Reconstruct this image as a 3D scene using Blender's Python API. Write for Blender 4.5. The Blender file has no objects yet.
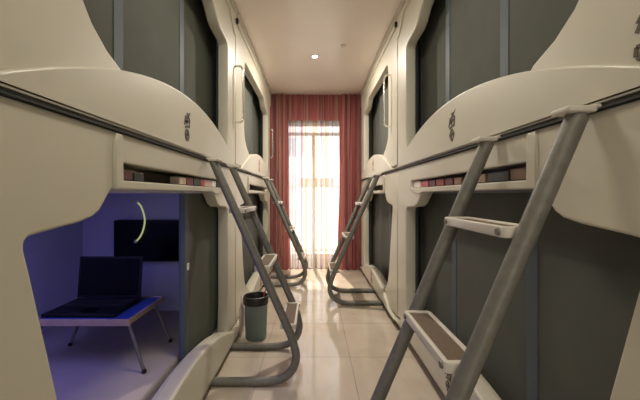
import bpy, bmesh, math, random
from mathutils import Vector, Matrix
random.seed(4)
S = bpy.context.scene
C = S.collection
PI = math.pi

# ------------------------------------------------------------------ materials
def mat(name, col, rough=.5, metal=0, spec=.5, noise=0, nscale=8, bump=0, bscale=60, coat=0):
    m = bpy.data.materials.new(name); m.use_nodes = True
    nt = m.node_tree; b = nt.nodes['Principled BSDF']
    b.inputs['Roughness'].default_value = rough
    b.inputs['Metallic'].default_value = metal
    b.inputs['Specular IOR Level'].default_value = spec
    b.inputs['Coat Weight'].default_value = coat
    b.inputs['Base Color'].default_value = (*col, 1)
    tc = nt.nodes.new('ShaderNodeTexCoord')
    if noise:
        n = nt.nodes.new('ShaderNodeTexNoise'); n.inputs['Scale'].default_value = nscale
        n.inputs['Detail'].default_value = 4
        nt.links.new(tc.outputs['Object'], n.inputs['Vector'])
        r = nt.nodes.new('ShaderNodeValToRGB')
        r.color_ramp.elements[0].position = .3; r.color_ramp.elements[1].position = .7
        r.color_ramp.elements[0].color = (*[c * (1 - noise) for c in col], 1)
        r.color_ramp.elements[1].color = (*[min(1, c * (1 + noise)) for c in col], 1)
        nt.links.new(n.outputs['Fac'], r.inputs['Fac'])
        nt.links.new(r.outputs['Color'], b.inputs['Base Color'])
    if bump:
        n2 = nt.nodes.new('ShaderNodeTexNoise'); n2.inputs['Scale'].default_value = bscale
        nt.links.new(tc.outputs['Object'], n2.inputs['Vector'])
        bp = nt.nodes.new('ShaderNodeBump'); bp.inputs['Strength'].default_value = bump
        bp.inputs['Distance'].default_value = .005
        nt.links.new(n2.outputs['Fac'], bp.inputs['Height'])
        nt.links.new(bp.outputs['Normal'], b.inputs['Normal'])
    return m

def emis(name, col, st):
    m = bpy.data.materials.new(name); m.use_nodes = True
    b = m.node_tree.nodes['Principled BSDF']
    b.inputs['Base Color'].default_value = (*col, 1)
    b.inputs['Emission Color'].default_value = (*col, 1)
    b.inputs['Emission Strength'].default_value = st
    return m

M = {}
M['shell'] = mat('moulded_cream_plastic', (.60, .565, .455), .42, noise=.02, nscale=2.5, coat=.12)
M['inner'] = mat('pale_capsule_lining', (.55, .56, .66), .55, noise=.03)
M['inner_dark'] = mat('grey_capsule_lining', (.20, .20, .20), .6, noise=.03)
M['door'] = mat('grey_door_fabric', (.105, .110, .092), .85, spec=.15, noise=.06, nscale=5, bump=.15, bscale=300)
M['stile'] = mat('blue_grey_aluminium', (.085, .105, .115), .6, .0, spec=.25, noise=.04)
M['rubber'] = mat('dark_rubber', (.02, .02, .018), .6, noise=.1)
M['rail'] = mat('hammered_grey_tube', (.185, .18, .155), .5, .3, noise=.12, nscale=40, bump=.15, bscale=90)
M['tread'] = mat('brown_antislip', (.16, .11, .075), .8, noise=.2, nscale=120, bump=.5, bscale=300)
M['steprim'] = mat('cream_step_rim', (.66, .62, .54), .4, noise=.03)
M['chrome'] = mat('chrome', (.75, .72, .66), .15, 1, noise=.03)
M['ceil'] = mat('ceiling_paint', (.88, .79, .715), .28, noise=.02, nscale=2, spec=.35)
M['wall'] = mat('wall_paint', (.62, .57, .49), .7, noise=.03)
M['black'] = mat('black_plastic', (.008, .008, .009), .5, spec=.25)
M['screen'] = mat('black_glass', (.004, .004, .005), .22, spec=.15)
M['bin'] = mat('grey_green_plastic', (.19, .25, .24), .5, noise=.08)
M['bag'] = mat('black_bin_bag', (.012, .012, .012), .3, noise=.2, bump=.8, bscale=40)
M['pinkbag'] = mat('pale_pink_plastic', (.62, .50, .47), .45, noise=.1)
M['red'] = mat('red_plastic', (.55, .07, .05), .4, noise=.05)
M['bedding'] = mat('pale_sheet', (.46, .40, .34), .8, noise=.04, nscale=6, bump=.4, bscale=9)
M['bluetop'] = mat('blue_table_top', (.05, .10, .42), .3, noise=.2, nscale=5)
M['woodedge'] = mat('beech_edge', (.50, .36, .25), .5, noise=.12, nscale=20)
M['white'] = mat('white_plastic', (.78, .76, .72), .4, noise=.02)
M['ink'] = mat('dark_brown_print', (.10, .075, .055), .5, noise=.1)
M['pinkink'] = mat('faded_red_print', (.42, .2, .18), .5, noise=.1)
M['steel'] = mat('painted_railing', (.50, .30, .22), .5, .0, noise=.05)
M['facade'] = mat('pale_facade', (.74, .72, .70), .8, noise=.06, nscale=1)
M['fglass'] = mat('facade_window', (.4, .45, .5), .2, noise=.1)

def floor_mat():
    m = bpy.data.materials.new('polished_cream_tiles'); m.use_nodes = True
    nt = m.node_tree; b = nt.nodes['Principled BSDF']
    tc = nt.nodes.new('ShaderNodeTexCoord')
    mp = nt.nodes.new('ShaderNodeMapping'); mp.inputs['Location'].default_value = (.35, .10, 0)
    br = nt.nodes.new('ShaderNodeTexBrick'); br.offset = 0; br.squash = 1
    br.inputs['Scale'].default_value = 1
    br.inputs['Brick Width'].default_value = .6; br.inputs['Row Height'].default_value = .6
    br.inputs['Mortar Size'].default_value = .003; br.inputs['Mortar Smooth'].default_value = .1
    br.inputs['Color1'].default_value = (.64, .56, .455, 1); br.inputs['Color2'].default_value = (.61, .535, .435, 1)
    br.inputs['Mortar'].default_value = (.45, .38, .31, 1)
    n = nt.nodes.new('ShaderNodeTexNoise'); n.inputs['Scale'].default_value = 2.3; n.inputs['Detail'].default_value = 8
    n.inputs['Distortion'].default_value = 1.5
    mx = nt.nodes.new('ShaderNodeMix'); mx.data_type = 'RGBA'; mx.blend_type = 'MULTIPLY'
    r = nt.nodes.new('ShaderNodeValToRGB')
    r.color_ramp.elements[0].position = .35; r.color_ramp.elements[0].color = (.86, .83, .80, 1)
    r.color_ramp.elements[1].position = .65; r.color_ramp.elements[1].color = (1, 1, 1, 1)
    L = nt.links
    L.new(tc.outputs['Object'], mp.inputs['Vector']); L.new(mp.outputs[0], br.inputs['Vector'])
    L.new(tc.outputs['Object'], n.inputs['Vector']); L.new(n.outputs['Fac'], r.inputs['Fac'])
    mx.inputs[0].default_value = 1
    L.new(br.outputs['Color'], mx.inputs[6]); L.new(r.outputs['Color'], mx.inputs[7])
    L.new(mx.outputs[2], b.inputs['Base Color'])
    b.inputs['Roughness'].default_value = .09
    b.inputs['Specular IOR Level'].default_value = .7
    bp = nt.nodes.new('ShaderNodeBump'); bp.inputs['Strength'].default_value = .25; bp.inputs['Distance'].default_value = .002
    bp.invert = True
    L.new(br.outputs['Fac'], bp.inputs['Height']); L.new(bp.outputs['Normal'], b.inputs['Normal'])
    return m
M['floor'] = floor_mat()

def curtain_mat(name, stops, transp, transl, scale):
    m = bpy.data.materials.new(name); m.use_nodes = True
    nt = m.node_tree; L = nt.links
    out = nt.nodes['Material Output']; nt.nodes.remove(nt.nodes['Principled BSDF'])
    tc = nt.nodes.new('ShaderNodeTexCoord')
    mp = nt.nodes.new('ShaderNodeMapping'); mp.inputs['Scale'].default_value = (scale, 0, 0.03)
    n = nt.nodes.new('ShaderNodeTexNoise'); n.inputs['Scale'].default_value = 1; n.inputs['Detail'].default_value = 3
    r = nt.nodes.new('ShaderNodeValToRGB'); r.color_ramp.interpolation = 'LINEAR'
    e = r.color_ramp.elements
    while len(e) < len(stops): e.new(.5)
    for i, (p, c) in enumerate(stops): e[i].position = p; e[i].color = (*c, 1)
    d = nt.nodes.new('ShaderNodeBsdfDiffuse'); t = nt.nodes.new('ShaderNodeBsdfTranslucent')
    x = nt.nodes.new('ShaderNodeBsdfTransparent')
    m1 = nt.nodes.new('ShaderNodeMixShader'); m2 = nt.nodes.new('ShaderNodeMixShader')
    m1.inputs[0].default_value = transl; m2.inputs[0].default_value = transp
    L.new(tc.outputs['Object'], mp.inputs['Vector']); L.new(mp.outputs[0], n.inputs['Vector'])
    L.new(n.outputs['Fac'], r.inputs['Fac'])
    for s in (d, t): L.new(r.outputs['Color'], s.inputs['Color'])
    L.new(r.outputs['Color'], x.inputs['Color'])
    L.new(d.outputs[0], m1.inputs[1]); L.new(t.outputs[0], m1.inputs[2])
    L.new(m1.outputs[0], m2.inputs[1]); L.new(x.outputs[0], m2.inputs[2])
    L.new(m2.outputs[0], out.inputs['Surface'])
    return m
M['sheer'] = curtain_mat('pale_striped_sheer', [(.30, (.62, .20, .20)), (.38, (.80, .74, .70)), (.44, (.70, .46, .20)), (.47, (.84, .82, .80)),
    (.53, (.82, .80, .80)), (.56, (.50, .36, .44)), (.61, (.82, .76, .72)), (.68, (.62, .16, .16))], .55, .62, 13)
M['drape'] = curtain_mat('striped_red_drape', [(.32, (.60, .12, .13)), (.40, (.30, .19, .16)), (.46, (.62, .16, .17)), (.50, (.22, .09, .09)),
    (.54, (.46, .34, .27)), (.60, (.64, .15, .17)), (.68, (.42, .32, .25))], .0, .50, 26)

def glass_mat():
    m = bpy.data.materials.new('clear_window_glass'); m.use_nodes = True
    nt = m.node_tree; out = nt.nodes['Material Output']; nt.nodes.remove(nt.nodes['Principled BSDF'])
    t = nt.nodes.new('ShaderNodeBsdfTransparent'); g = nt.nodes.new('ShaderNodeBsdfGlossy'); g.inputs['Roughness'].default_value = .02
    x = nt.nodes.new('ShaderNodeMixShader')
    x.inputs[0].default_value = .06; nt.links.new(t.outputs[0], x.inputs[1]); nt.links.new(g.outputs[0], x.inputs[2])
    nt.links.new(x.outputs[0], out.inputs['Surface'])
    return m
M['glass'] = glass_mat()

# ------------------------------------------------------------------ helpers
def link_mesh(name, me, m, parent=None, smooth=False):
    o = bpy.data.objects.new(name, me); C.objects.link(o)
    me.materials.clear(); me.materials.append(m)
    if smooth:
        for p in me.polygons: p.use_smooth = True
    if parent:
        o.parent = parent
        o.matrix_parent_inverse = Matrix.Identity(4)
        # geometry is given in world coordinates: bring into the parent's space
        W = Matrix.Identity(4); q = parent
        while q: W = q.matrix_basis @ W; q = q.parent
        me.transform(W.inverted())
    return o

def bm_obj(name, bm, m, parent=None, smooth=False, keep=False):
    bmesh.ops.recalc_face_normals(bm, faces=bm.faces)
    me = bpy.data.meshes.new(name); bm.to_mesh(me); bm.free()
    return link_mesh(name, me, m, parent, smooth)

def add_box(bm, a, b, bev=0, seg=2):
    t = bmesh.new()
    bmesh.ops.create_cube(t, size=1)
    for v in t.verts:
        v.co = Vector([(a[i] + b[i]) / 2 + v.co[i] * abs(b[i] - a[i]) for i in range(3)])
    if bev: bmesh.ops.bevel(t, geom=t.edges[:], offset=bev, segments=seg, affect='EDGES', profile=.5)
    me = bpy.data.meshes.new('t'); t.to_mesh(me); t.free(); bm.from_mesh(me); bpy.data.meshes.remove(me)

def box(name, a, b, m, parent=None, bev=0, seg=2):
    bm = bmesh.new(); add_box(bm, a, b, bev, seg)
    return bm_obj(name, bm, m, parent)

def catmull(pts, n=8):
    P = [Vector(p) for p in pts]
    P = [P[0] * 2 - P[1]] + P + [P[-1] * 2 - P[-2]]
    out = []
    for i in range(1, len(P) - 2):
        for k in range(n):
            t = k / n
            a, b, c, d = P[i - 1], P[i], P[i + 1], P[i + 2]
            out.append(.5 * ((2 * b) + (c - a) * t + (2 * a - 5 * b + 4 * c - d) * t * t + (3 * b - a - 3 * c + d) * t ** 3))
    out.append(P[-2]); return out

def curve_mesh(cu):
    o = bpy.data.objects.new('tmp', cu); C.objects.link(o)
    dg = bpy.context.evaluated_depsgraph_get(); dg.update()
    me = bpy.data.meshes.new_from_object(o.evaluated_get(dg))
    bpy.data.objects.remove(o); bpy.data.curves.remove(cu)
    return me

def tube_mesh(pts, r, res=4):
    cu = bpy.data.curves.new('t', 'CURVE'); cu.dimensions = '3D'; cu.bevel_depth = r; cu.bevel_resolution = res; cu.use_fill_caps = True
    sp = cu.splines.new('POLY'); sp.points.add(len(pts) - 1)
    for p, q in zip(sp.points, pts): p.co = (*q, 1)
    return curve_mesh(cu)

def tube(name, pts, r, m, parent=None, res=4):
    return link_mesh(name, tube_mesh(pts, r, res), m, parent, True)

def plate_mesh(loops, x0, x1, bev):
    """Closed loops in the (y, z) plane (first the outline, then the holes), from x0 to x1, edges rounded by bev."""
    cu = bpy.data.curves.new('p', 'CURVE'); cu.dimensions = '2D'; cu.fill_mode = 'BOTH'
    cu.bevel_depth = bev; cu.bevel_resolution = 2; cu.offset = -bev
    cu.extrude = max(abs(x1 - x0) / 2 - bev, .0005)
    for lp in loops:
        sp = cu.splines.new('POLY'); sp.points.add(len(lp) - 1); sp.use_cyclic_u = True
        for p, q in zip(sp.points, lp): p.co = (q[0], q[1], 0, 1)
    me = curve_mesh(cu)
    xc = (x0 + x1) / 2
    for v in me.vertices:
        y, z, x = v.co; v.co = (x + xc, y, z)
    bm = bmesh.new(); bm.from_mesh(me); bmesh.ops.remove_doubles(bm, verts=bm.verts, dist=.0003)
    bmesh.ops.recalc_face_normals(bm, faces=bm.faces); bm.to_mesh(me); bm.free()
    return me

def empty(name, loc, label=None, cat=None, group=None):
    o = bpy.data.objects.new(name, None); C.objects.link(o); o.location = loc; o.empty_display_size = .1
    if label: tag(o, label, cat, group)
    return o
def tag(o, label, cat, group=None):
    o['label'] = label; o['category'] = cat
    if group: o['group'] = group
    return o
def struct(o): o['kind'] = 'structure'; return o

# ------------------------------------------------------------------ room
RX0, RX1, RY0, RY1, H = -2.0, 2.08, -2.4, 5.12, 2.65
struct(box('floor', (RX0, RY0, -.05), (RX1, RY1 + .2, 0), M['floor']))
struct(box('ceiling', (RX0, RY0, H), (RX1, RY1 + .2, H + .1), M['ceil']))
struct(box('wall_left', (RX0 - .1, RY0, 0), (RX0, RY1, H), M['wall']))
struct(box('wall_right', (RX1, RY0, 0), (RX1 + .1, RY1, H), M['wall']))
struct(box('wall_near', (RX0, RY0 - .1, 0), (RX1, RY0, H), M['wall']))
WX0, WX1, WZ0, WZ1 = -.47, .45, .16, 2.24
me = plate_mesh([[(RX0, 0), (RX1, 0), (RX1, H), (RX0, H)], [(WX0, WZ0), (WX0, WZ1), (WX1, WZ1), (WX1, WZ0)]], 0, .2, .001)
for v in me.vertices:
    x, y, z = v.co; v.co = (y, RY1 + x, z)
w = link_mesh('wall_far', me, M['wall']); struct(w)
bmt = bmesh.new(); bmt.from_mesh(w.data); bmesh.ops.recalc_face_normals(bmt, faces=bmt.faces); bmt.to_mesh(w.data); bmt.free()
win = empty('window_1', ((WX0 + WX1) / 2, RY1 + .06, WZ0)); struct(win)
bm = bmesh.new(); y0, y1 = RY1 + .05, RY1 + .11; f = .05
add_box(bm, (WX0, y0, WZ0), (WX0 + f, y1, WZ1)); add_box(bm, (WX1 - f, y0, WZ0), (WX1, y1, WZ1))
add_box(bm, (WX0 + f, y0, WZ0), (WX1 - f, y1, WZ0 + f)); add_box(bm, (WX0 + f, y0, WZ1 - .03), (WX1 - f, y1, WZ1))
add_box(bm, (WX0 + f, y0, 2.06), (WX1 - f, y1, 2.11)); add_box(bm, (-.035, y0, WZ0 + f), (.015, y1, 2.06))
bm_obj('window_frame', bm, M['steprim'], win)
box('window_pane', (WX0 + f, y0 + .025, WZ0 + f), (-.035, y0 + .031, 2.06), M['glass'], win)
box('window_pane', (.015, y0 + .025, WZ0 + f), (WX1 - f, y0 + .031, 2.06), M['glass'], win)
box('window_pane', (WX0 + f, y0 + .025, 2.11), (WX1 - f, y0 + .031, WZ1 - .03), M['glass'], win)

# balcony and building outside
b = box('balcony_slab', (-2.2, RY1 + .2, -.12), (2.2, RY1 + 1.15, .0), M['facade']); tag(b, 'pale concrete balcony slab outside the window', 'balcony')
rl = empty('balcony_railing', (0, RY1 + 1.05, 0), 'thin barred railing outside the window behind the sheer curtain', 'railing')
tube('top_rail', [(-2.1, RY1 + 1.05, 1.29), (2.1, RY1 + 1.05, 1.29)], .022, M['steel'], rl)
box('rail_panel', (-.30, RY1 + 1.04, 1.31), (.36, RY1 + 1.06, 1.45), M['steel'], rl, .004)
tube('bottom_rail', [(-2.1, RY1 + 1.05, .10), (2.1, RY1 + 1.05, .10)], .018, M['steel'], rl)
for i in range(29):
    x = -2.1 + i * .15
    tube('baluster', [(x, RY1 + 1.05, 0), (x, RY1 + 1.05, 1.29)], .009, M['steel'], rl, 2)
bd = empty('apartment_building', (-5, 24, -12), 'pale tower block seen faintly through the sheer curtain', 'building')
box('wall', (-5.0, 24, -12), (-.8, 30, 9), M['facade'], bd)
for r in range(6):
    for c in range(3):
        box('window', (-4.6 + c * 1.3, 23.97, -6.5 + r * 2.6), (-3.9 + c * 1.3, 24.0, -5.1 + r * 2.6), M['fglass'], bd)

# curtains
def curtain(name, x0, x1, y, amp, waves, z0, z1, m, nx=160, flare=0, seed=0):
    rnd = random.Random(seed); bm = bmesh.new(); rows = 14; g = []
    ph = [rnd.uniform(0, 6) for _ in range(4)]
    for j in range(rows + 1):
        z = z0 + (z1 - z0) * j / rows; k = 1 - j / rows; row = []
        for i in range(nx + 1):
            u = i / nx
            a = amp * (.75 + .35 * k)
            yy = y + a * math.sin(2 * PI * waves * u + ph[0] + .5 * math.sin(5 * u + ph[1])) + .35 * a * math.sin(2 * PI * waves * 2.3 * u + ph[2] + k)
            xx = x0 + (x1 - x0) * u + flare * k * (u - .5) + .006 * math.sin(3 * z + 9 * u + ph[3])
            row.append(bm.verts.new((xx, yy, z)))
        g.append(row)
    for j in range(rows):
        for i in range(nx): bm.faces.new((g[j][i], g[j][i + 1], g[j + 1][i + 1], g[j + 1][i]))
    return bm_obj(name, bm, m, None, True)
o = curtain('sheer_curtain', -1.0, 1.02, 5.02, .018, 22, .015, 2.64, M['sheer'], 400, 0, 3)
tag(o, 'sheer striped curtain hanging full height across the bright window', 'curtain')
o = curtain('curtain_valance', -.39, .388, 4.965, .014, 12, 2.25, 2.64, M['drape'], 200, 0, 11)
tag(o, 'striped brown and red valance across the top of the window', 'curtain')
o = curtain('drape_curtain', -.98, -.395, 4.94, .028, 7, .012, 2.64, M['drape'], 160, .09, 5)
tag(o, 'red striped drape at the left of the window', 'curtain')
o = curtain('drape_curtain', .40, 1.0, 4.94, .028, 7, .012, 2.64, M['drape'], 160, .09, 8)
tag(o, 'red striped drape at the right of the window', 'curtain')

# ceiling fittings
t = empty('ceiling_downlight', (0.01, 3.62, H), 'small bright recessed spotlight in the ceiling', 'ceiling light')
def disc(name, c, r, h, m, parent, r2=None, seg=32):
    bm = bmesh.new(); bmesh.ops.create_cone(bm, cap_ends=True, segments=seg, radius1=r, radius2=r2 or r, depth=h, matrix=Matrix.Translation(c))
    return bm_obj(name, bm, m, parent)
bm = bmesh.new()
for k in range(32):
    a0, a1 = 2 * PI * k / 32, 2 * PI * (k + 1) / 32
    ring = [(.027, -.001), (.040, -.006), (.045, 0), (.027, 0)]
    vs0 = [bm.verts.new((.01 + r * math.cos(a0), 3.62 + r * math.sin(a0), H + z)) for r, z in ring]
    vs1 = [bm.verts.new((.01 + r * math.cos(a1), 3.62 + r * math.sin(a1), H + z)) for r, z in ring]
    for i in range(4): bm.faces.new((vs0[i], vs0[(i + 1) % 4], vs1[(i + 1) % 4], vs1[i]))
bmesh.ops.remove_doubles(bm, verts=bm.verts, dist=.0001)
bm_obj('trim_ring', bm, M['white'], t)
disc('bulb', (.01, 3.62, H - .002), .025, .004, emis('lamp_glow', (1, .93, .8), 14), t)
o = disc('smoke_detector', (.30, 3.35, H - .008), .022, .016, M['steprim'], None, .028)
tag(o, 'tiny round beige fitting on the ceiling right of the spotlight', 'ceiling fitting')

# ------------------------------------------------------------------ capsules
YC = 1.635; AC = 1.66; HALF = 1.05
def arch(y, ah=.27, hw=HALF): return max(0, ah * (1 - ((y - AC) / hw) ** 2))

def opening(dt, ah, hw, al, nd=0):
    top = [(2.47, 1.0), (2.462, 1.025), (2.43, 1.04), (2.27, 1.05), (2.215, 1.07), (2.17, 1.105), (2.13, 1.135), (2.09, 1.15),
           (1.07, 1.15), (1.05, 1.145), (1.03, 1.122), (.995, 1.082), (.965, 1.066), (.91, 1.054), (.78, 1.040), (.748, 1.035), (.738, 1.026), (.736, 1.01),
           (.752, .95)]
    low = [(.838, .60), (.862, .50), (.89, .40), (.925, .325), (.962, .28), (1.03, .232), (1.12, .195)]
    n = 16; bot = []
    for i in range(n + 1):
        y = 1.16 + nd + (2.42 - 1.16 - nd) * i / n; bot.append((y, max(arch(y, ah, hw), .03) + al - .03))
    far = [(2.455, .16 + al), (2.47, .3), (2.47, .6)]
    if dt:
        top = top[:8] + [(1.01, 1.15), (.965, 1.143), (.935, 1.12), (.92, 1.08), (.905, .9)]
        low = [(.90, .55)] + low[2:]
        low[1] = (.905, .42)
    low = [(y + nd, z) for y, z in low]
    tp = [(y, z - dt) for y, z in top]
    return bot + far + tp + low

def emblem(xf, s, yc, zc, parent, sc=1, m=None):
    """two small stacked marks: a cluster of strokes above, a small round mark below"""
    m = m or M['ink']; sets = []
    def stroke(y0, z0, y1, z1, w=.011):
        d = Vector((0, y1 - y0, z1 - z0)); L = d.length
        n = Vector((0, -d.z, d.y)).normalized() * w / 2
        out = []
        for e in (0, .0018):
            for p, q in ((y0, z0), (y1, z1)):
                for sg in (-1, 1): out.append(Vector((e * s, p * s + n.y * sg, q + n.z * sg)))
        return out
    strokes = [(-.035, .005, -.02, .05), (-.02, .05, -.012, .018), (0, .07, -.004, .01), (.004, .055, .032, .045), (.032, .045, .026, .0),
               (-.03, .022, .03, .032), (.012, .07, .006, .03), (-.026, -.004, .03, .008), (.02, .06, .036, .075)]
    ringn = 12
    for k in range(ringn):
        a0, a1 = 2 * PI * k / ringn, 2 * PI * (k + 1) / ringn
        strokes.append((.024 * math.cos(a0), -.04 + .026 * math.sin(a0), .024 * math.cos(a1), -.04 + .026 * math.sin(a1)))
    strokes += [(-.015, -.04, .015, -.036), (.0, -.022, -.002, -.058)]
    bm = bmesh.new()
    for st in strokes:
        vs = [bm.verts.new(Vector((xf, yc, zc)) + Vector((v.x, v.y * sc, v.z * sc))) for v in stroke(*st)]
        a, b_, c, d, e, f_, g, h = vs
        for q in ((a, b_, d, c), (e, g, h, f_), (a, c, g, e), (b_, f_, h, d), (a, e, f_, b_), (c, d, h, g)): bm.faces.new(q)
    return bm_obj('emblem', bm, m, parent)

def capsule(s, xf, dy, z0, hgt, upper, label, group, open_door=False, handle=None, zb=0, kick=0, cuts=(1.24, 1.9), k=1, ah=.27, hw=HALF, al=0, nd=0):
    """s=+1: the capsule's face looks to +x (left row), s=-1: to -x. xf is the plane of the face."""
    root = empty('sleeping_capsule', (xf - s * .6, YC + dy, z0), label, 'capsule bed', group)
    def X(d): return xf + s * d
    def P(me): 
        for v in me.vertices: v.co = (v.co.x, YC + (v.co.y - YC) * k + dy, v.co.z + z0)
        return me
    def Y(y): return YC + (y - YC) * k + dy
    ya, yb = .565, 2.705
    dt = .12 if upper else 0
    pr = .016 if upper else .035
    op = opening(dt, ah, hw, al, nd)
    rect = [(ya, zb + .03), (yb, zb + .03), (yb, hgt), (ya, hgt)]
    holes = [op]
    if not upper:
        holes.append([(1.105, 1.180), (2.34, 1.180), (2.35, 1.19), (2.35, 1.232), (1.105, 1.240)])
    me = plate_mesh([rect] + holes, X(-.075), X(0), .009)
    link_mesh('front_shell', P(me), M['shell'], root)
    # arched apron across the foot of the face
    n = 36
    lo = [(ya, zb), (yb, zb)]
    up = [(ya + (yb - ya) * (n - i) / n, max(arch(ya + (yb - ya) * (n - i) / n, ah, hw) + al, zb + .01)) for i in range(n + 1)]
    me = plate_mesh([lo + up], X(-.045), X(pr), .007 if upper else .012)
    for v in me.vertices:                       # foot of the apron leans out a little
        kk = max(0, 1 - (v.co.z - zb) / .25)
        if s * (v.co.x - xf) > 0: v.co.x += s * kick * kk
    link_mesh('apron', P(me), M['shell'], root)
    emblem(X(pr + .0002), s, YC + dy, z0 + (.115 if upper else .15) + al, root, 1, M['ink'] if dy < 1 else M['pinkink'])
    # lining
    bm = bmesh.new(); t = .02; y_0, y_1 = Y(ya) + .01, Y(yb) - .01
    zlo, zhi = z0 + .10, z0 + (hgt if upper else 1.18) - .02
    xb, xo = X(-1.25), X(-.078)
    a, b_ = min(xb, xo), max(xb, xo)
    add_box(bm, (a, y_0, zlo), (b_, y_1, zlo + t)); add_box(bm, (a, y_0, zhi - t), (b_, y_1, zhi))
    add_box(bm, (a, y_0, zlo + t), (b_, y_0 + t, zhi - t)); add_box(bm, (a, y_1 - t, zlo + t), (b_, y_1, zhi - t))
    add_box(bm, (min(xb, xb + s * t), y_0 + t, zlo + t), (max(xb, xb + s * t), y_1 - t, zhi - t))
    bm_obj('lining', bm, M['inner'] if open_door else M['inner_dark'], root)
    # plinth or roof box that carries the shell
    bm = bmesh.new()
    add_box(bm, (min(X(-1.2), X(-.12)), y_0, z0), (max(X(-1.2), X(-.12)), y_1, zlo))
    bm_obj('base', bm, M['rubber'], root)
    if not upper:
        # shelf behind the slot
        bm = bmesh.new(); a, b_ = min(X(-.22), X(-.076)), max(X(-.22), X(-.076))
        add_box(bm, (a, Y(1.05), z0 + 1.16), (b_, Y(2.40), z0 + 1.18)); add_box(bm, (a, Y(1.05), z0 + 1.252), (b_, Y(2.40), z0 + 1.265))
        add_box(bm, (min(X(-.22), X(-.21)), Y(1.05), z0 + 1.18), (max(X(-.22), X(-.21)), Y(2.40), z0 + 1.252))
        add_box(bm, (a, Y(1.05), z0 + 1.18), (b_, Y(1.06), z0 + 1.252)); add_box(bm, (a, Y(2.39), z0 + 1.18), (b_, Y(2.40), z0 + 1.252))
        bm_obj('shelf', bm, M['wall'], root)
        lp = [(1.058, 1.150), (2.09, 1.150), (2.15, 1.135), (2.2, 1.14), (2.36, 1.174), (2.34, 1.178), (1.104, 1.178), (1.100, 1.33), (1.066, 1.33), (1.058, 1.29)]
        me = plate_mesh([lp], X(-.01), X(.010), .005); link_mesh('slot_rim', P(me), M['shell'], root)
        dk = bmesh.new(); add_box(dk, (min(X(-.14), X(.010)), Y(ya), z0 + hgt + .001), (max(X(-.14), X(.010)), Y(yb), z0 + hgt + .014))
        bm_obj('seam_shade_strip', dk, M['rubber'], root)  # black strip standing in for the shade of the open groove between capsules
    else:
        lp = [(ya, hgt - .10), (2.50, hgt - .10), (2.54, hgt - .13), (2.60, hgt - .19), (2.66, hgt - .22), (yb, hgt - .22), (yb, hgt - .004), (ya, hgt - .004)]
        me = plate_mesh([lp], X(-.005), X(.010), .004); link_mesh('cornice', P(me), M['shell'], root)
        if dy < 1:
            x0, x1 = sorted((X(.0102), X(.03)))
            box('joint_plug', (x0, Y(yb) - .03, z0 + hgt - .125), (x1, Y(yb) - .005, z0 + hgt - .085), M['rubber'], root, .003)
        lp = [(ya, hgt - .045), (yb, hgt - .045), (yb, hgt - .006), (ya, hgt - .006)]
        me = plate_mesh([lp], X(.0105), X(.018), .003); link_mesh('cornice_strip', P(me), M['shell'], root)
    # sliding door leaves
    zl, zh = z0 + .122, z0 + (1.155 if not upper else 1.13)
    c1, c2 = cuts
    if open_door: leaves = [(c2 - .02, 2.56, -.10), (c2 + .02, 2.60, -.128)]
    else: leaves = [(.63, c1 + .035, -.075 - .028), (c1 - .03, c2 + .035, -.075 - .056), (c2 - .03, 2.665, -.075 - .084)]
    sw = .062
    for (a, b_, dx) in leaves:
        x0, x1 = sorted((X(dx - .008), X(dx + .008)))
        a, b_ = a + dy, b_ + dy
        leaf = box('door', (x0, a + sw, zl), (x1, b_ - sw, zh), M['door'], root)
        x0, x1 = sorted((X(dx - .012), X(dx + .012)))
        for q in ((a, a + sw), (b_ - sw, b_)):
            box('door_stile', (x0, q[0], zl), (x1, q[1], zh), M['stile'], leaf, .003)
    if open_door:
        x0, x1 = sorted((X(-.088), X(-.082)))
        box('lock', (x0, 1.90 + dy, z0 + .695), (x1, 1.925 + dy, z0 + .735), M['white'], leaf, .002)
    for yh, za, zt in handle or []:
        pts = [(X(-.005), yh - .0, zt), (X(.035), yh, zt), (X(.055), yh, zt - .02), (X(.058), yh, zt - .06), (X(.058), yh, za + .06), (X(.055), yh, za + .02), (X(.035), yh, za), (X(-.005), yh, za)]
        tube('grab_handle', catmull(pts, 5), .0085, M['chrome'], root)
    return root

PITCH = 2.15
UL, LL = 1.352, 0
XL, XR = -.645, .70
g_u = 'upper sleeping capsules'; g_l = 'lower sleeping capsules'
HU = H - UL; HL = 1.337
far = dict(ah=.236, hw=.94)
capsule(1, XL, 0, UL, HU, True, 'cream upper capsule nearest on the left, grey doors closed', g_u, cuts=(1.24, 1.905))
capsule(1, XL, PITCH, UL, HU, True, 'cream upper capsule at the far left beside the curtain', g_u, handle=[(2.72, 1.73, 2.19), (4.70, 1.66, 2.07)], **far)
capsule(-1, XR, 0, UL, HU, True, 'cream upper capsule nearest on the right, grey doors closed', g_u, cuts=(1.37, 2.02), k=1.05, ah=.256, hw=1.03, nd=-.035)
capsule(-1, XR, 2.19, UL, HU, True, 'cream upper capsule at the far right beside the curtain', g_u, handle=[(3.03, 1.76, 2.23)], k=.98, **far)
capsule(1, XL, 0, LL, HL, False, 'cream lower capsule nearest on the left, open with blue light inside', g_l, open_door=True, zb=.05, kick=.02, cuts=(1.24, 1.895))
capsule(1, XL, PITCH, LL, HL, False, 'cream lower capsule at the far left behind the waste bin', g_l, zb=.05, kick=.0, **far)
capsule(-1, XR, 0, LL, HL, False, 'cream lower capsule nearest on the right, grey doors closed', g_l, zb=.09, kick=-.01, cuts=(1.195, 1.93), k=1.05, al=.07)
capsule(-1, XR, 2.19, LL, HL, False, 'cream lower capsule at the far right behind the ladder', g_l, zb=.07, kick=-.01, k=.98, al=.04, **far)

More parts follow.
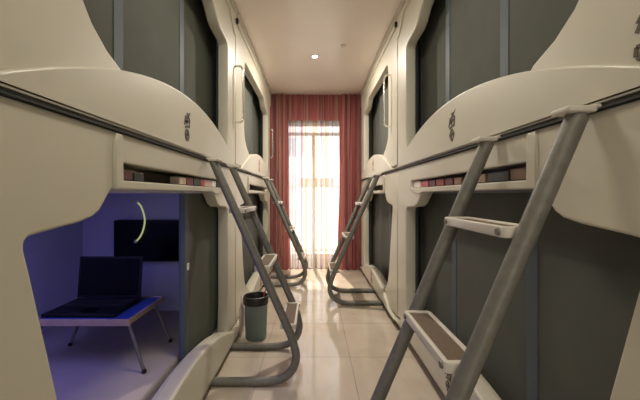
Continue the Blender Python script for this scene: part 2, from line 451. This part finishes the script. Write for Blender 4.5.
# characters printed large on the near right shell
def wall_characters():
    bm = bmesh.new(); xf, yc, zc = XR - .0005, .685, 1.50
    def st(y0, z0, y1, z1, w=.009):
        d = Vector((y1 - y0, z1 - z0)); n = Vector((-d.y, d.x)).normalized() * w / 2
        vs = []
        for e in (.0, -.0018):
            for p in ((y0, z0), (y1, z1)):
                for sg in (-1, 1): vs.append(bm.verts.new((xf + e, yc - p[0] - n.x * sg, zc + p[1] + n.y * sg)))
        a, b_, c, d_, e_, f_, g, h = vs
        for q in ((a, b_, d_, c), (e_, g, h, f_), (a, c, g, e_), (b_, f_, h, d_), (a, e_, f_, b_), (c, d_, h, g)): bm.faces.new(q)
    for l in [(0, .04, -.028, 0), (0, .04, .028, 0), (-.014, .01, -.03, -.02), (-.014, .01, 0, -.02), (.014, .01, 0, -.02), (.014, .01, .03, -.02), (-.02, .012, .02, .012)]: st(*l)
    for l in [(-.03, -.05, .03, -.05), (-.03, -.05, -.032, -.07), (.03, -.05, .032, -.07), (0, -.04, 0, -.05), (-.012, -.06, -.028, -.08), (.012, -.06, .028, -.08),
              (-.02, -.085, .02, -.085), (0, -.085, 0, -.11), (-.03, -.11, .03, -.11)]: st(*l)
    return bm
root = [o for o in C.objects if o.get('label', '').startswith('cream upper capsule nearest on the right')][0]
bm_obj('lettering', wall_characters(), M['ink'], root)

# ------------------------------------------------------------------ things in the slots
def slot_items(xs, s, dy, items, side):
    for (y0, y1, h, dep, col, label, kind) in items:
        m = mat(kind + '_cover', col, .5, noise=.25, nscale=30)
        x0, x1 = sorted((xs - s * .014, xs - s * (.014 + dep * .5)))
        o = box(kind, (x0, y0 + dy, 1.1835), (x1, y1 + dy, 1.1835 + h), m, None, .002)
        tag(o, label, 'box' if 'box' in kind else kind.split('_')[-1], 'small things on the %s slot shelf' % side)
slot_items(XL, 1, 0, [
    (1.13, 1.20, .034, .12, (.10, .03, .03), 'dark red case at the near end of the left slot shelf', 'small_case'),
    (1.21, 1.28, .030, .10, (.02, .03, .02), 'black case beside the dark red one in the left slot', 'small_case'),
    (1.62, 1.70, .036, .10, (.50, .40, .30), 'tan box in the left slot above the wall lamp', 'small_box'),
    (1.71, 1.80, .040, .12, (.20, .04, .04), 'maroon box in the left slot above the door edge', 'small_box'),
    (1.81, 1.92, .040, .12, (.03, .05, .04), 'dark green box in the left slot', 'small_box'),
    (1.93, 1.97, .040, .12, (.5, .05, .05), 'thin red box in the left slot', 'small_box'),
    (1.98, 2.12, .040, .10, (.70, .42, .40), 'pink box in the left slot', 'small_box'),
    (2.14, 2.22, .040, .10, (.85, .83, .80), 'white box in the left slot beside the ladder', 'small_box'),
    (2.24, 2.31, .038, .10, (.02, .02, .02), 'black box in the left slot behind the ladder rail', 'small_box')], 'left')
slot_items(XR, -1, 0, [
    (1.10, 1.20, .040, .12, (.17, .10, .06), 'brown box at the near end of the right slot shelf', 'small_box'),
    (1.21, 1.36, .036, .11, (.03, .03, .03), 'black case in the right slot between the ladder rails', 'small_case'),
    (1.38, 1.56, .034, .10, (.30, .20, .14), 'tan brown box in the right slot between the ladder rails', 'small_box'),
    (1.60, 1.68, .034, .10, (.22, .12, .08), 'chestnut box in the right slot just past the ladder', 'small_box'),
    (1.70, 1.80, .036, .10, (.12, .03, .03), 'dark maroon box in the right slot', 'small_box'),
    (1.82, 1.93, .036, .10, (.25, .06, .05), 'brick red box in the right slot', 'small_box'),
    (1.95, 2.05, .036, .10, (.12, .03, .04), 'wine coloured box in the right slot', 'small_box'),
    (2.07, 2.20, .038, .10, (.50, .10, .12), 'crimson box in the right slot', 'small_box'),
    (2.22, 2.36, .040, .10, (.85, .72, .70), 'pinkish white box at the far end of the right slot', 'small_box')], 'right')

# ------------------------------------------------------------------ ladders
def ladder(s, xa, y1, y2, k, label):
    """xa: plane of the apron the ladder hooks over; k: how far it leans out per metre of drop"""
    root = empty('bunk_ladder', (xa + s * .25, (y1 + y2) / 2, 0), label, 'ladder', 'ladders hooked on the capsules')
    def dd(z): return .03 + (1.325 - z) * k
    e = dd(.33)
    prof = [(dd(1.325), 1.325), (dd(1.0), 1.0), (dd(.66), .66), (e, .33), (e + .033, .235), (e + .044, .165), (e + .018, .09), (e - .045, .043), (e - .15, .0255), (e - .30, .0252), (-.03, .0252)]
    P0 = [Vector((a, 0, b)) for a, b in prof]
    line = [P0[0]] + catmull([p for p in P0[2:]], 6)[0:]
    for y in (y1, y2):
        tube('rail', [(xa + s * p.x, y, p.z) for p in line], .0245, M['rail'], root, 5)
        bm = bmesh.new()
        x0, x1 = sorted((xa + s * .004, xa + s * .075))
        add_box(bm, (x0, y - .032, 1.329), (x1, y + .032, 1.345), .006, 3)
        x0, x1 = sorted((xa - s * .006, xa + s * .01))
        add_box(bm, (x0, y - .03, 1.340), (x1, y + .03, 1.348), .002, 1)
        bm_obj('hook', bm, M['steprim'], root)
    for z in (1.035, .69, .34):
        xc = xa + s * dd(z); bm = bmesh.new()
        ya, yb = y1 + .02, y2 - .02
        lp = [(-.048, ya + .01), (-.038, ya), (.038, ya), (.048, ya + .01), (.048, yb - .01), (.038, yb), (-.038, yb), (-.048, yb - .01)]
        hl = [(-.034, ya + .018), (.034, ya + .018), (.034, yb - .018), (-.034, yb - .018)]
        me = plate_mesh([lp, hl], z - .015, z + .015, .004)
        for v in me.vertices:
            zz, a, b_ = v.co; v.co = (xc + a, b_, zz)
        bmt = bmesh.new(); bmt.from_mesh(me); bmesh.ops.recalc_face_normals(bmt, faces=bmt.faces); bmt.to_mesh(me); bmt.free()
        st = link_mesh('step', me, M['steprim'], root)
        box('tread', (xc - .036, ya + .016, z - .008), (xc + .036, yb - .016, z + .009), M['tread'], st)
        for y in (y1 + .042, y2 - .042):
            bm = bmesh.new(); bmesh.ops.create_cone(bm, cap_ends=True, segments=16, radius1=.011, radius2=.009, depth=.006,
                matrix=Matrix.Translation((xc + s * .0505, y, z)) @ Matrix.Rotation(s * PI / 2, 4, 'Y'))
            bm_obj('bolt', bm, M['rail'], st)
    return root
XAL, XAR = XL + .02, XR - .02
ladder(1, XAL, 1.955, 2.41, .447, 'grey tube ladder on the near left capsules, beside the waste bin')
ladder(1, XAL, 4.06, 4.47, .447, 'grey tube ladder at the far left by the red curtain')
ladder(-1, XAR, .815, 1.24, .425, 'large grey tube ladder nearest on the right')
ladder(-1, XAR, 3.38, 3.82, .447, 'grey tube ladder at the far right by the red curtain')

# ------------------------------------------------------------------ waste bin
t = empty('waste_bin', (-.46, 2.62, 0), 'grey green waste bin with a black liner on the floor by the left ladder', 'bin')
def lathe(name, prof, c, m, parent, seg=40, wob=None):
    bm = bmesh.new(); rings = []
    for j, (r, z) in enumerate(prof):
        rings.append([bm.verts.new((c[0] + (r + (wob(j, k) if wob else 0)) * math.cos(2 * PI * k / seg), c[1] + (r + (wob(j, k) if wob else 0)) * math.sin(2 * PI * k / seg), c[2] + z + (wob(j, k) * .6 if wob else 0))) for k in range(seg)])
    for a, b_ in zip(rings, rings[1:]):
        for k in range(seg): bm.faces.new((a[k], a[(k + 1) % seg], b_[(k + 1) % seg], b_[k]))
    bm.faces.new(rings[0][::-1])
    return bm_obj(name, bm, m, parent, True)
lathe('bucket', [(.078, 0), (.082, .006), (.092, .31), (.095, .312), (.095, .322), (.088, .322), (.085, .30), (.075, .012)], (-.46, 2.62, 0), M['bin'], t)
rb = random.Random(2); wn = [[rb.uniform(-.003, .005) for _ in range(40)] for _ in range(9)]
lathe('liner', [(.0965, .272), (.0975, .285), (.0985, .31), (.099, .328), (.093, .338), (.086, .330), (.081, .29), (.07, .22)][::-1], (-.46, 2.62, 0), M['bag'], t, 40, lambda j, k: wn[j][k] if j > 3 else 0)
o = tube('red_stick', [(-.352, 2.66, .47), (-.40, 2.64, .335), (-.47, 2.60, .022)], .006, M['red'])
tag(o, 'thin red stick leaning out of the waste bin', 'stick')
# crumpled pale bag between bin and capsule
bm = bmesh.new(); bmesh.ops.create_icosphere(bm, subdivisions=4, radius=1)
from mathutils import noise as mn
for v in bm.verts:
    d = 1 + .25 * mn.noise(v.co * 2.2) + .10 * mn.noise(v.co * 6)
    v.co = Vector((-.578 + v.co.x * .014 * d, 2.66 + v.co.y * .09 * d, .165 + v.co.z * .15 * d))
zm = min(v.co.z for v in bm.verts)
for v in bm.verts: v.co.z -= zm - .001
o = bm_obj('plastic_bag', bm, M['pinkbag'], None, True); tag(o, 'pale pinkish plastic bag squeezed between waste bin and capsule', 'bag')

# ------------------------------------------------------------------ inside the open capsule
bm = bmesh.new(); add_box(bm, (-1.87, .60, .121), (-.78, 2.67, .20), .02, 3)
o = bm_obj('mattress', bm, M['bedding'], None, True); tag(o, 'thin pale mattress covering the floor of the open capsule', 'mattress')
t = empty('television', (-1.315, 2.67, .61), 'flat black television on the end wall of the open capsule', 'television')
box('casing', (-1.58, 2.60, .605), (-1.045, 2.672, .93), M['black'], t, .005)
box('display', (-1.57, 2.5975, .617), (-1.055, 2.60, .92), M['screen'], t)
t = empty('arc_lamp', (-1.37, 2.59, .93), 'glowing crescent lamp in front of the television', 'lamp')
pts = [(-1.385, 2.585, 1.075), (-1.35, 2.575, 1.04), (-1.325, 2.57, .98), (-1.318, 2.57, .92), (-1.333, 2.57, .85), (-1.36, 2.575, .80), (-1.395, 2.585, .765)]
tube('glowing_tube', catmull(pts, 6), .0065, emis('arc_glow', (.55, .60, .26), .6), t)
for p in (pts[0], pts[-1]):
    bm = bmesh.new(); bmesh.ops.create_uvsphere(bm, u_segments=16, v_segments=10, radius=.013, matrix=Matrix.Translation(p)); bm_obj('end_cap', bm, M['white'], t, True)

t = empty('folding_table', (-1.225, 1.95, .20), 'low folding bed table with a blue top on the mattress', 'table')
box('tabletop', (-1.475, 1.755, .452), (-.985, 2.14, .468), M['bluetop'], t, .004)
bm = bmesh.new(); add_box(bm, (-1.485, 1.743, .436), (-.975, 1.7545, .472), .003); add_box(bm, (-1.485, 2.1405, .446), (-.975, 2.152, .472), .003)
add_box(bm, (-1.487, 1.755, .446), (-1.4755, 2.14, .472)); add_box(bm, (-.9845, 1.755, .446), (-.973, 2.14, .472))
bm_obj('edge_trim', bm, M['woodedge'], t)
for x, y, fx, fy in ((-1.0, 1.775, -.885, 1.72), (-1.02, 2.10, -.905, 2.08), (-1.45, 2.10, -1.50, 2.03), (-1.45, 1.775, -1.56, 1.72)):
    l = tube('leg', [(x, y, .452), (fx, fy, .208)], .009, M['rail'], t)
    bm = bmesh.new(); bmesh.ops.create_uvsphere(bm, u_segments=12, v_segments=8, radius=.0125, matrix=Matrix.Translation((fx, fy, .2125))); bm_obj('foot', bm, M['black'], l, True)

t = empty('laptop', (-1.25, 1.92, .468), 'open black laptop on the folding table in the lit capsule', 'laptop')
box('base', (-1.472, 1.775, .469), (-1.078, 2.06, .489), M['black'], t, .006)
bm = bmesh.new()
for r in range(5):
    for c in range(14): add_box(bm, (-1.455 + c * .0258, 1.90 + r * .026, .489), (-1.433 + c * .0258, 1.922 + r * .026, .4915))
kb = bm_obj('keyboard', bm, M['rubber'], t)
box('touchpad', (-1.29, 1.80, .489), (-1.20, 1.865, .490), M['screen'], t)
def tilt(o, piv, ang):
    R = Matrix.Translation(piv) @ Matrix.Rotation(ang, 4, 'X') @ Matrix.Translation(-Vector(piv)); o.data.transform(Matrix.Translation(-t.location) @ R @ Matrix.Translation(t.location))
l = box('lid', (-1.472, 2.048, .492), (-1.078, 2.060, .745), M['black'], t, .004); tilt(l, (0, 2.054, .49), -.10)
d = box('display', (-1.458, 2.0465, .507), (-1.092, 2.0478, .732), M['screen'], l)
d.data.transform(Matrix.Translation(-t.location) @ Matrix.Translation((0, 2.054, .49)) @ Matrix.Rotation(-.10, 4, 'X') @ Matrix.Translation((0, -2.054, -.49)) @ Matrix.Translation(t.location))

# ------------------------------------------------------------------ light
def area(name, loc, rot, sx, sy, e, col, spread=PI):
    l = bpy.data.lights.new(name, 'AREA'); l.shape = 'RECTANGLE'; l.size = sx; l.size_y = sy; l.energy = e; l.color = col; l.spread = spread
    o = bpy.data.objects.new(name, l); C.objects.link(o); o.location = loc; o.rotation_euler = rot; return o
W = bpy.data.worlds.new('sky'); S.world = W; W.use_nodes = True
bg = W.node_tree.nodes['Background']; bg.inputs[0].default_value = (.93, .97, 1, 1); bg.inputs[1].default_value = 2.9
area('ceiling_lamp', (0, 1.5, H - .02), (0, 0, 0), .35, .35, 12, (1, .92, .80))
area('ceiling_lamp', (0, -.7, H - .02), (0, 0, 0), .5, .5, 9, (1, .87, .64))
area('rear_fill_light', (0, RY0 + .03, 1.35), (PI / 2, 0, 0), 1.5, 2.1, 19, (.97, .97, .92))  # fill light added behind the camera for ceiling and capsule faces; no doorway there
area('ceiling_lamp', (.01, 3.62, H - .012), (0, 0, 0), .05, .05, 38, (1, .91, .80))
area('capsule_lamp', (-1.35, 1.35, 1.13), (0, 0, 0), .5, .5, 3.6, (.25, .25, 1))
area('capsule_lamp', (-1.3, .72, .8), (PI / 2, 0, 0), .4, .3, 1.2, (.45, .35, 1))
sun = bpy.data.lights.new('sun', 'SUN'); sun.energy = 12; sun.angle = .01; sun.color = (1, .93, .82)
so = bpy.data.objects.new('sun', sun); C.objects.link(so); so.rotation_euler = (math.radians(-32), 0, math.radians(6))

# ------------------------------------------------------------------ camera
cam = bpy.data.cameras.new('camera'); cam.sensor_width = 36; cam.lens = 330 * 36 / 640
cam.shift_x = 6 / 640; cam.shift_y = -5 / 640; cam.clip_start = .02
co = bpy.data.objects.new('camera', cam); C.objects.link(co); co.location = (0, 0, 1.13); co.rotation_euler = (PI / 2, 0, 0)
S.camera = co
S.view_settings.view_transform = 'Standard'; S.view_settings.look = 'None'; S.view_settings.gamma = 1
S.view_settings.use_curve_mapping = False; S.view_settings.exposure = 0
